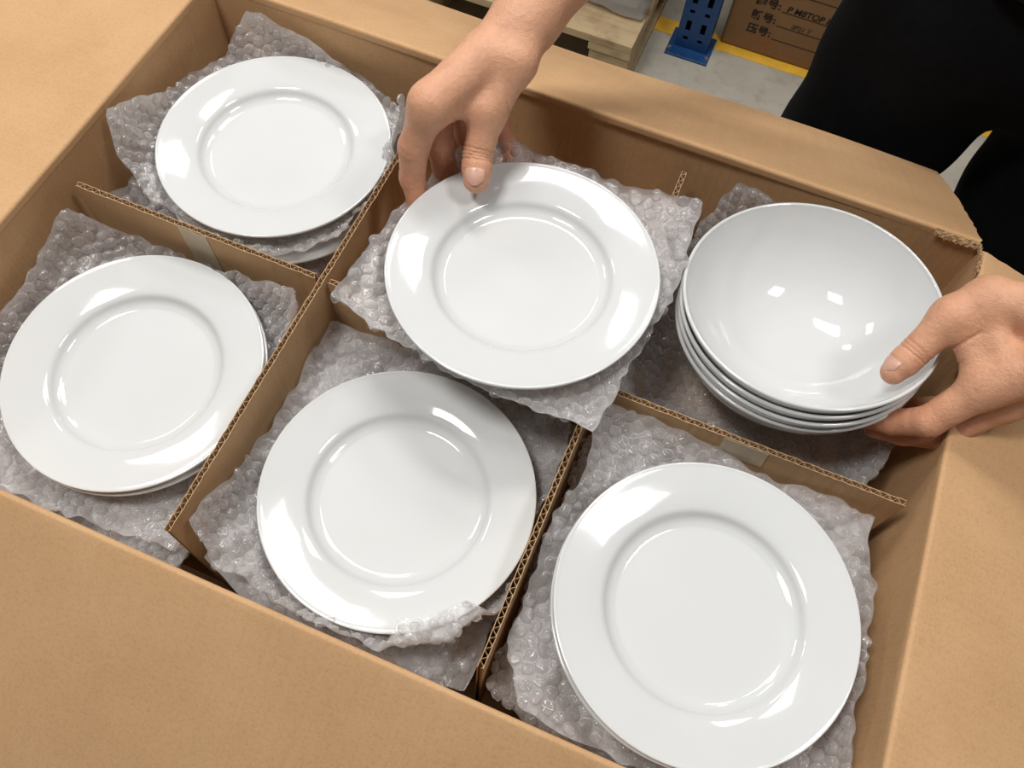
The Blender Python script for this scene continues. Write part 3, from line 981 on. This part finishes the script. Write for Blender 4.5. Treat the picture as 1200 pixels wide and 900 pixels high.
L_palm = [(L_w, L_index[0], 0.0190, 0.0145), (L_w, L_mid[0], 0.0185, 0.0140), (L_w2, L_ring[0], 0.0180, 0.0130), (L_w2, L_pink[0], 0.0170, 0.0120),
          (L_w, (0.745, 0.372, 0.074), 0.019, 0.0175), ((0.745, 0.372, 0.074), L_thumb[0], 0.0175, 0.0160), (L_thumb[0], L_thumb[1], 0.0160, 0.0135),
          (lerp(L_thumb[0], L_thumb[1], 0.25), lerp(L_w, L_index[0], 0.80), 0.012, 0.011), (lerp(L_thumb[0], L_thumb[1], 0.8), lerp(L_index[0], L_index[1], 0.10), 0.010, 0.010),
          (lerp(L_w, L_index[0], 0.35), lerp(L_w, L_index[0], 0.85), 0.0175, 0.0145)]
L_folds = knuckle_folds(L_thumb, 2, 3, 0.0030, 0.0014, 0.020, 0.0008) + knuckle_folds(L_index, 1, 2, 0.003, 0.0005, 0.018)
L_folds += [((0.7081, 0.3444, 0.0500), (-0.791, 0.594, 0.148), 0.016, 0.0016, 0.0011), ((0.7108, 0.3334, 0.0325), (-0.793, 0.596, 0.127), 0.014, 0.0010, 0.0008)]
L_spec = dict(palm=L_palm, arm=L_arm, fingers=[
    ([L_thumb[1], L_thumb[2], lerp(L_thumb[2], L_thumb[3], 0.5), L_thumb[3]], [0.0135, 0.0110, 0.0106, 0.0092]),
    (L_index, [0.0140, 0.0115, 0.0096, 0.0082]),
    (L_mid, [0.0135, 0.0112, 0.0094, 0.0082]),
    (L_ring, [0.0125, 0.0105, 0.0090, 0.0078]),
    (L_pink, [0.0115, 0.0090, 0.0080, 0.0070])], folds=L_folds)

def clip_far(fn, c_, n_):
    """keep only the side of the plane through c_ that n_ points away from"""
    c_ = np.asarray(c_, np.float32); n_ = np.asarray(n_, np.float32); n_ = n_ / np.linalg.norm(n_)
    return lambda P: np.maximum(fn(P), (P - c_) @ n_)

def open_end(V_, F_, c_, n_, h):
    """drop the flat cap that the cut plane leaves"""
    n_ = A(n_) / np.linalg.norm(n_)
    d_ = (V_[F_].mean(1) - A(c_)) @ n_
    F_ = F_[d_ < -0.8 * h]
    used = np.unique(F_)
    m_ = np.full(len(V_), -1)
    m_[used] = np.arange(len(used))
    return V_[used], m_[F_]

R_fn, L_fn = hand_fn(R_spec), hand_fn(L_spec)
R_cut, L_cut = lerp(wr, R_elbow, 0.42), lerp(L_w, L_elbow, 0.30)
bodyV, bodyF, tints = [], [], []
def add_part(V_, F_, tint):
    n0 = sum(len(v_) for v_ in bodyV)
    bodyV.append(V_); bodyF.append(F_ + n0); tints.append(tint)
def tint_of(V_, spots):
    t = np.zeros(len(V_))
    for c_, r_, a in spots:
        t = np.maximum(t, a * np.exp(-(np.linalg.norm(V_ - A(c_), axis=1) / r_) ** 2))
    return t
HV, HF = nets(clip_far(R_fn, R_cut, A(R_elbow) - A(wr)), (0.255, 0.310, -0.035), (0.425, 0.565, 0.205), 0.0010)
HV, HF = open_end(HV, HF, R_cut, A(R_elbow) - A(wr), 0.0010)
add_part(HV, HF, tint_of(HV, [(R_index[3], 0.030, 0.9), (R_index[2], 0.022, 0.8), (R_index[1], 0.02, 0.55), (R_mid[1], 0.04, 0.9), (R_ring[1], 0.04, 0.9), (R_pink[1], 0.04, 0.9), (R_thumb[2], 0.012, 0.5), (R_thumb[3], 0.014, 0.35), (R_index[0], 0.02, 0.3)]))
HV, HF = nets(clip_far(L_fn, L_cut, A(L_elbow) - A(L_w)), (0.655, 0.280, -0.075), (0.875, 0.445, 0.160), 0.0010)
HV, HF = open_end(HV, HF, L_cut, A(L_elbow) - A(L_w), 0.0010)
add_part(HV, HF, tint_of(HV, [(L_index[3], 0.030, 0.9), (L_index[2], 0.024, 0.8), (L_index[1], 0.022, 0.7), (L_mid[2], 0.03, 0.9), (L_mid[1], 0.03, 0.8), (L_thumb[2], 0.014, 0.6), (L_thumb[3], 0.016, 0.5), (L_index[0], 0.02, 0.35), (L_thumb[1], 0.02, 0.35)]))
HV, HF = nets(clip_far(R_fn, A(R_cut) - (A(R_elbow) - A(wr)) * 0.02, A(wr) - A(R_elbow)), (0.32, 0.40, 0.08), (0.68, 0.84, 0.54), 0.003)
HV, HF = open_end(HV, HF, A(R_cut) - (A(R_elbow) - A(wr)) * 0.02, A(wr) - A(R_elbow), 0.003)
add_part(HV, HF, np.zeros(len(HV)))
HV, HF = nets(clip_far(L_fn, A(L_cut) - (A(L_elbow) - A(L_w)) * 0.02, A(L_w) - A(L_elbow)), (0.75, 0.33, 0.04), (1.06, 0.82, 0.53), 0.003)
HV, HF = open_end(HV, HF, A(L_cut) - (A(L_elbow) - A(L_w)) * 0.02, A(L_w) - A(L_elbow), 0.003)
add_part(HV, HF, np.zeros(len(HV)))
# head and neck, bent forward over the carton
neck, head = A((0.780, 0.735, 0.500)), A((0.765, 0.640, 0.660))
up_ = A((-0.05, -0.32, 0.94)); up_ /= np.linalg.norm(up_)
fw_ = A((-0.15, -0.90, -0.36)); fw_ -= up_ * (fw_ @ up_); fw_ /= np.linalg.norm(fw_)
sd_ = np.cross(up_, fw_)
hp = lambda s, f_, u_: tuple(head + sd_ * s + fw_ * f_ + up_ * u_)
def head_fn(P):
    d = cone(P, neck, hp(0, -0.01, -0.04), 0.055, 0.056)
    q = cone(P, hp(0, -0.02, 0.03), hp(0, 0.015, 0.025), 0.085, 0.082)
    q = smin(q, cone(P, hp(0, 0.03, -0.02), hp(0, 0.055, -0.085), 0.062, 0.034), 0.03)
    d = smin(d, q, 0.025)
    d = smin(d, cone(P, hp(0, 0.092, 0.012), hp(0, 0.112, -0.028), 0.007, 0.012), 0.012)
    for s in (-1, 1):
        d = smin(d, cone(P, hp(s * 0.078, -0.01, 0.02), hp(s * 0.084, -0.012, -0.025), 0.014, 0.009), 0.008)
        d = np.maximum(d, -(np.linalg.norm(P - np.asarray(hp(s * 0.032, 0.104, 0.012), np.float32), axis=1) - 0.015))
    d = smin(d, cone(P, hp(-0.018, 0.090, -0.062), hp(0.018, 0.090, -0.062), 0.006, 0.006), 0.006)
    d = smin(d, cone(P, hp(-0.016, 0.087, -0.073), hp(0.016, 0.087, -0.073), 0.006, 0.006), 0.004)
    return d
HV, HF = nets(head_fn, head - 0.19, head + 0.15, 0.005)
add_part(HV, HF, tint_of(HV, [(hp(0, 0.1, -0.067), 0.022, 1.0)]))

person = thing('person', 'person in black trousers behind the carton, one hand on a lifted plate, one on bowls', 'person', (0.78, 0.87, FL))
body = mesh_obj('body', np.concatenate(bodyV), np.concatenate(bodyF), M_SKIN, person, (0.78, 0.80, 0.2), True)
at_ = body.data.attributes.new('tint', 'FLOAT', 'POINT')
at_.data.foreach_set('value', np.concatenate(tints).astype(np.float32))

def nail(axis_a, axis_b, radius, dorsal, s0, length, width, label):
    a, b_ = A(axis_a), A(axis_b)
    ax = (b_ - a) / np.linalg.norm(b_ - a)
    dn = A(dorsal); dn -= ax * (dn @ ax); dn /= np.linalg.norm(dn)
    sd = np.cross(ax, dn)
    nu, nv = 13, 13
    P = np.zeros((nu, nv, 3))
    for i in range(nu):
        for j in range(nv):
            u_ = i / (nu - 1); w_ = (j / (nv - 1)) * 2 - 1
            hw = width / 2 * (1 - 0.16 * (2 * u_ - 1) ** 4 - (0.25 * max(0, (0.16 - u_) / 0.16) ** 2) - 0.30 * max(0, (u_ - 0.80) / 0.20) ** 2)
            phi = w_ * hw / radius
            drop = 0.0022 * max(0, u_ - 0.45) ** 2 / 0.3
            sink = 0.0009 * (1 - min(1, u_ / 0.18))
            s = s0 + length * u_ - 0.0016 * w_ * w_ * (1 if u_ > 0.5 else -0.5)
            P[i, j] = a + ax * s + (dn * math.cos(phi) + sd * math.sin(phi)) * (radius + 0.0004 - drop - sink)
    o_ = slab('thumbnail', P, 0.0007, M_NAIL, body, tuple(a))
    o_['label'] = label
    return o_
nail(R_thumb[2], R_thumb[3], 0.0112, (-0.02, -0.25, 1.0), 0.0105, 0.0150, 0.0150, 'pale pink thumbnail on the lifted plate')
nail(L_thumb[2], L_thumb[3], 0.0100, (-0.62, 0.10, 0.75), 0.0095, 0.0145, 0.0135, 'pale pink thumbnail inside the top bowl')

# trousers, shirt, shoes, hair
PX, PY = 0.790, 0.848
def trouser_fn(P):
    d = ellip(P, (PX, PY, 0.0), (0.185, 0.125, 0.16))
    for s, hip, knee, ank in ((-1, (PX - 0.105, PY, -0.05), (PX - 0.150, PY - 0.005, -0.45), (PX - 0.175, PY + 0.05, -0.845)),
                              (1, (PX + 0.105, PY, -0.05), (PX + 0.115, PY - 0.005, -0.45), (PX + 0.14, PY + 0.05, -0.845))):
        l = cone(P, hip, knee, 0.118, 0.086)
        l = smin(l, cone(P, knee, ank, 0.084, 0.062), 0.02)
        d = smin(d, l, 0.02)
    d = d + 0.004 * np.sin(P[:, 2] * 46 + P[:, 0] * 21 + np.sin(P[:, 0] * 40) * 1.2) * np.clip(1 - np.abs(P[:, 2] + 0.45) / 0.6, 0, 1)
    return np.maximum(np.maximum(d, P[:, 2] - 0.10), -0.86 - P[:, 2])
HV, HF = nets(trouser_fn, (0.44, 0.68, -0.90), (1.10, 1.08, 0.15), 0.008)
tr_ = mesh_obj('trousers', HV, HF, M_TROUSER, person, (PX, PY, -0.86), True)
def shirt_fn(P):
    d = cone(P, (PX, PY, 0.06), (PX - 0.005, PY - 0.09, 0.36), 0.150, 0.150)
    d = smin(d, ellip(P, (PX, PY, 0.10), (0.185, 0.130, 0.14)), 0.05)
    d = smin(d, cone(P, lerp(R_sho, L_sho, 0.12), lerp(R_sho, L_sho, 0.88), 0.075, 0.075), 0.06)
    d = smin(d, cone(P, R_sho, lerp(R_sho, R_elbow, 0.62), 0.070, 0.060), 0.03)
    d = smin(d, cone(P, L_sho, lerp(L_sho, L_elbow, 0.62), 0.070, 0.060), 0.03)
    d = np.maximum(d, -(np.linalg.norm(P - np.asarray(neck, np.float32) - np.array([0, -0.01, 0.045], np.float32), axis=1) - 0.070))
    d = d + 0.003 * np.sin(P[:, 0] * 60 + P[:, 2] * 35)
    d = np.maximum(d, 0.045 - P[:, 2])
    for sh, el in ((R_sho, R_elbow), (L_sho, L_elbow)):
        e = A(el) - A(sh); e /= np.linalg.norm(e)
        cut = A(sh) + (A(el) - A(sh)) * 0.66
        rr = P - cut.astype(np.float32)
        inside = np.linalg.norm(rr, axis=1) < 0.11
        d = np.where(inside, np.maximum(d, rr @ e.astype(np.float32)), d)
    return d
HV, HF = nets(shirt_fn, (0.44, 0.52, 0.02), (1.14, 1.06, 0.60), 0.008)
mesh_obj('shirt', HV, HF, M_SHIRT, person, (PX, PY, 0.05), True)
def hair_fn(P):
    d = cone(P, hp(0, -0.025, 0.040), hp(0, 0.012, 0.038), 0.090, 0.083)
    keep = (P - np.asarray(hp(0, 0.045, 0.045), np.float32)) @ (fw_ * 0.8 - up_ * 0.55).astype(np.float32)
    return np.maximum(d, keep)
HV, HF = nets(hair_fn, head - 0.17, head + 0.18, 0.006)
mesh_obj('hair', HV, HF, M_HAIR, person, tuple(head), True)
for s in (-1, 1):
    e_c = hp(s * 0.032, 0.088, 0.012)
    a_ = np.linspace(0, math.pi, 9); b_a = np.linspace(0, 2 * math.pi, 13)[:12]
    V = [tuple(A(e_c) + 0.012 * np.array([math.sin(u_) * math.cos(w_), math.sin(u_) * math.sin(w_), math.cos(u_)])) for u_ in a_ for w_ in b_a]
    F = [(i * 12 + k, i * 12 + (k + 1) % 12, (i + 1) * 12 + (k + 1) % 12, (i + 1) * 12 + k) for i in range(8) for k in range(12)]
    mesh_obj('eye', V, F, M_EYE, person, e_c, True)
for x in (PX - 0.18, PX + 0.145):
    def shoe_fn(P, x=x):
        d = cone(P, (x, PY + 0.06, FL + 0.05), (x - 0.01, PY - 0.13, FL + 0.035), 0.048, 0.040)
        d = smin(d, cone(P, (x, PY + 0.05, FL + 0.06), (x, PY + 0.05, FL + 0.10), 0.045, 0.045), 0.02)
        return np.maximum(d, FL + 0.001 - P[:, 2])
    HV, HF = nets(shoe_fn, (x - 0.10, PY - 0.22, FL - 0.02), (x + 0.10, PY + 0.14, FL + 0.17), 0.007)
    mesh_obj('shoe', HV, HF, M_SHOE, person, (x, PY, FL), True)

# ------------------------------------------------------------------ background: rack upright
rk = thing('rack_upright', 'blue perforated steel rack upright bolted to the floor by the yellow line', 'rack post', (0.338, 1.67, FL))
bpl = box('base_plate', (0.286, 0.392, 1.618, 1.712, FL, FL + 0.006), M_BLUE, rk, bevel=0.0015)
px0, px1, py = 0.300, 0.380, 1.650
# channel: two side webs and returns
box('side_web', (px0, px0 + 0.002, py, py + 0.055, FL + 0.006, 0.9), M_BLUE, rk)
box('side_web', (px1 - 0.002, px1, py, py + 0.055, FL + 0.006, 0.9), M_BLUE, rk)
box('hole_shade_sheet', (px0 + 0.002, px1 - 0.002, py + 0.018, py + 0.020, FL + 0.006, 0.9), M_HOLE_SHADE, rk)  # added black sheet, paints the shade seen through the perforations
cols = [px0 + 0.002, px0 + 0.016, px0 + 0.028, px1 - 0.028, px1 - 0.016, px1 - 0.002]
zz, holes = [FL + 0.006], []
z = FL + 0.03
while z < 0.88:
    zz += [z, z + 0.009, z + 0.026, z + 0.054]
    holes += [(z, z + 0.009), (z + 0.026, z + 0.054)]
    z += 0.075
zz.append(0.9)
zz = sorted(set(np.round(zz, 5)))
V, F, idx = [], [], {}
def vid(x, y, z_):
    k = (round(x, 5), round(y, 5), round(z_, 5))
    if k not in idx:
        idx[k] = len(V); V.append(k)
    return idx[k]
hs = {round(h[0], 5) for h in holes}
for i in range(5):
    for j in range(len(zz) - 1):
        if i in (1, 3) and zz[j] in hs:
            continue
        F.append((vid(cols[i], py, zz[j]), vid(cols[i + 1], py, zz[j]), vid(cols[i + 1], py, zz[j + 1]), vid(cols[i], py, zz[j + 1])))
o = mesh_obj('perforated_face', V, F, M_BLUE, rk, (0.34, py, FL))
md = o.modifiers.new('thick', 'SOLIDIFY'); md.thickness = 0.002; md.offset = -1
for x in (0.293, 0.386):
    a = np.linspace(0, 2 * math.pi, 7)[:6]
    V = [(x + 0.005 * math.cos(t), 1.634 + 0.005 * math.sin(t), FL + h) for h in (0.006, 0.012) for t in a]
    F = [tuple(range(6, 12))] + [(k, (k + 1) % 6, 6 + (k + 1) % 6, 6 + k) for k in range(6)]
    mesh_obj('anchor_bolt', V, F, M_STEEL, bpl, (x, 1.634, FL + 0.006))

# ------------------------------------------------------------------ background: carton with printed lines
bc = thing('storage_carton', 'brown carton with black printed lines standing behind the yellow line', 'box', (0.70, 1.93, FL))
BY = 1.7115
M_BCART = kraft('storage_carton_board', (0.25, 0.135, 0.06), (0.215, 0.115, 0.05), (0.285, 0.155, 0.07))
nt_ = M_BCART.node_tree
vd = N(nt_, 'ShaderNodeVectorMath', operation='DISTANCE')
vd.inputs[1].default_value = (-0.205, -0.22, 0.045)
nt_.links.new(coords(nt_), vd.inputs[0])
b_ = nt_.nodes['Principled BSDF']
old = b_.inputs['Base Color'].links[0].from_socket
st = ramp(nt_, vd.outputs['Value'], [(0.0, (0.35, 0.35, 0.35)), (0.035, (0.0, 0.0, 0.0))])
nt_.links.new(mixc(nt_, st, old, (0.33, 0.10, 0.015)), b_.inputs['Base Color'])
bcb = box('body', (0.399, 1.02, BY, 2.15, FL + 0.002, FL + 0.40), M_BCART, bc, bevel=0.006)
def printed_line(x0, x1, z_):
    v, f = box_vf(x0, x1, BY - 0.0006, BY, z_ - 0.0009, z_ + 0.0009)
    mesh_obj('printed_line', v, f, M_INK, bcb, (x0, BY, z_))
for z_ in (-0.666 - 0.035, -0.7375, -0.788, -0.827, -0.8645):
    printed_line(0.512, 0.80, z_)
def text(s, x, z_, size, mat, slant=0.0, name='printed_text'):
    cu = bpy.data.curves.new('t', 'FONT')
    cu.body = s
    cu.size = size
    cu.shear = slant
    cu.offset = size * 0.022
    ob = bpy.data.objects.new('t', cu)
    C.objects.link(ob)
    bpy.context.view_layer.update()
    me = bpy.data.meshes.new_from_object(ob.evaluated_get(bpy.context.evaluated_depsgraph_get()))
    bpy.data.objects.remove(ob)
    me.materials.clear(); me.materials.append(mat)
    co = np.zeros(len(me.vertices) * 3); me.vertices.foreach_get('co', co); co = co.reshape(-1, 3)
    V2 = np.stack([co[:, 0], -co[:, 2] * 0, co[:, 1]], 1)
    me.vertices.foreach_set('co', V2.ravel()); me.update()
    t = bpy.data.objects.new(name, me)
    C.objects.link(t)
    t.parent = bcb
    og = np.array(bcb['_o'])
    t.location = np.array((x, BY - 0.0007, z_)) - og
    md_ = t.modifiers.new('thick', 'SOLIDIFY'); md_.thickness = 0.0003
for s, z_ in (('图号:', -0.785), ('新号:', -0.824), ('压号:', -0.8615)):
    text(s, 0.449, z_, 0.0265, M_INK)
text('P M8TOP H', 0.522, -0.784, 0.0215, M_INK, 0.15)
text('2P21 T', 0.545, -0.822, 0.016, M_INK_FAINT, 0.2)

# ------------------------------------------------------------------ background: pallet with wrapped load
pz = FL + 0.140
pal = thing('wooden_pallet', 'raw pine pallet carrying a film-wrapped load at the top', 'pallet', (-0.2, 1.75, FL))
px1 = 0.238
def board(name, b):
    j = rng.normal(0, 0.0015, 2)
    box(name, (b[0], b[1], b[2] + j[0], b[3] + j[0], b[4], b[5]), M_WOOD, pal, bevel=0.002)
y = 1.445
for k in range(6):
    wd = 0.10
    board('deck_board', (-0.85, px1, y, y + wd, pz - 0.02, pz))
    y += wd + 0.035
for x in (px1 - 0.10, -0.35, -0.84):
    board('stringer_board', (x, x + 0.10, 1.447, 2.20, pz - 0.04, pz - 0.0205))
    for yy in (1.452, 1.76, 2.06):
        board('block', (x + 0.003, x + 0.097, yy, yy + 0.12, FL + 0.0205, pz - 0.0405))
    board('bottom_board', (x, x + 0.10, 1.447, 2.20, FL, FL + 0.02))

ld = thing('wrapped_load', 'grey load wrapped in crinkled clear film on the pallet', 'wrapped goods', (-0.25, 1.85, pz))
def crinkled(name, b, amp, mat, n=36, seed=0):
    P, F, off = [], [], 0
    x0, x1, y0, y1, z0, z1 = b
    cx = np.array([(x0 + x1) / 2, (y0 + y1) / 2, (z0 + z1) / 2]); hx = np.array([(x1 - x0) / 2, (y1 - y0) / 2, (z1 - z0) / 2])
    bm_ = bmesh.new()
    bmesh.ops.create_cube(bm_, size=2)
    bmesh.ops.subdivide_edges(bm_, edges=bm_.edges, cuts=n, use_grid_fill=True)
    V_ = np.array([v_.co[:] for v_ in bm_.verts])
    F_ = [[v_.index for v_ in f_.verts] for f_ in bm_.faces]
    bm_.free()
    # rounded cube
    Q = V_ * hx
    rr = 0.012
    inn = np.clip(Q, -(hx - rr), hx - rr)
    dd = Q - inn
    ln = np.linalg.norm(dd, axis=1, keepdims=True)
    Q = inn + dd / np.maximum(ln, 1e-9) * np.minimum(ln, rr) 
    nrm = dd / np.maximum(ln, 1e-9)
    w_a, w_b = Waves(seed, 22), Waves(seed + 1, 75)
    d_ = amp * (np.abs(w_a(Q)) * -1 + 0.35 * np.abs(w_b(Q * np.array([1, 1, 2.2]))))
    Q = Q + nrm * d_[:, None]
    Q[:, 2] = np.maximum(Q[:, 2], -hx[2])
    return mesh_obj(name, Q + cx, F_, mat, ld, (cx[0], cx[1], z0), True)
crinkled('sack', (-0.78, 0.222, 1.535, 2.12, pz + 0.004, pz + 0.34), 0.005, M_SACK, 20, 60)
M_STRETCH = wrap_mat('stretch_film', 0.30, 0.7, 1.0, 0.6, 60, 0.15)
crinkled('stretch_film', (-0.79, 0.234, 1.520, 2.13, pz + 0.001, pz + 0.352), 0.008, M_STRETCH, 44, 64)

for o in bpy.data.objects:
    if '_o' in o.keys():
        del o['_o']
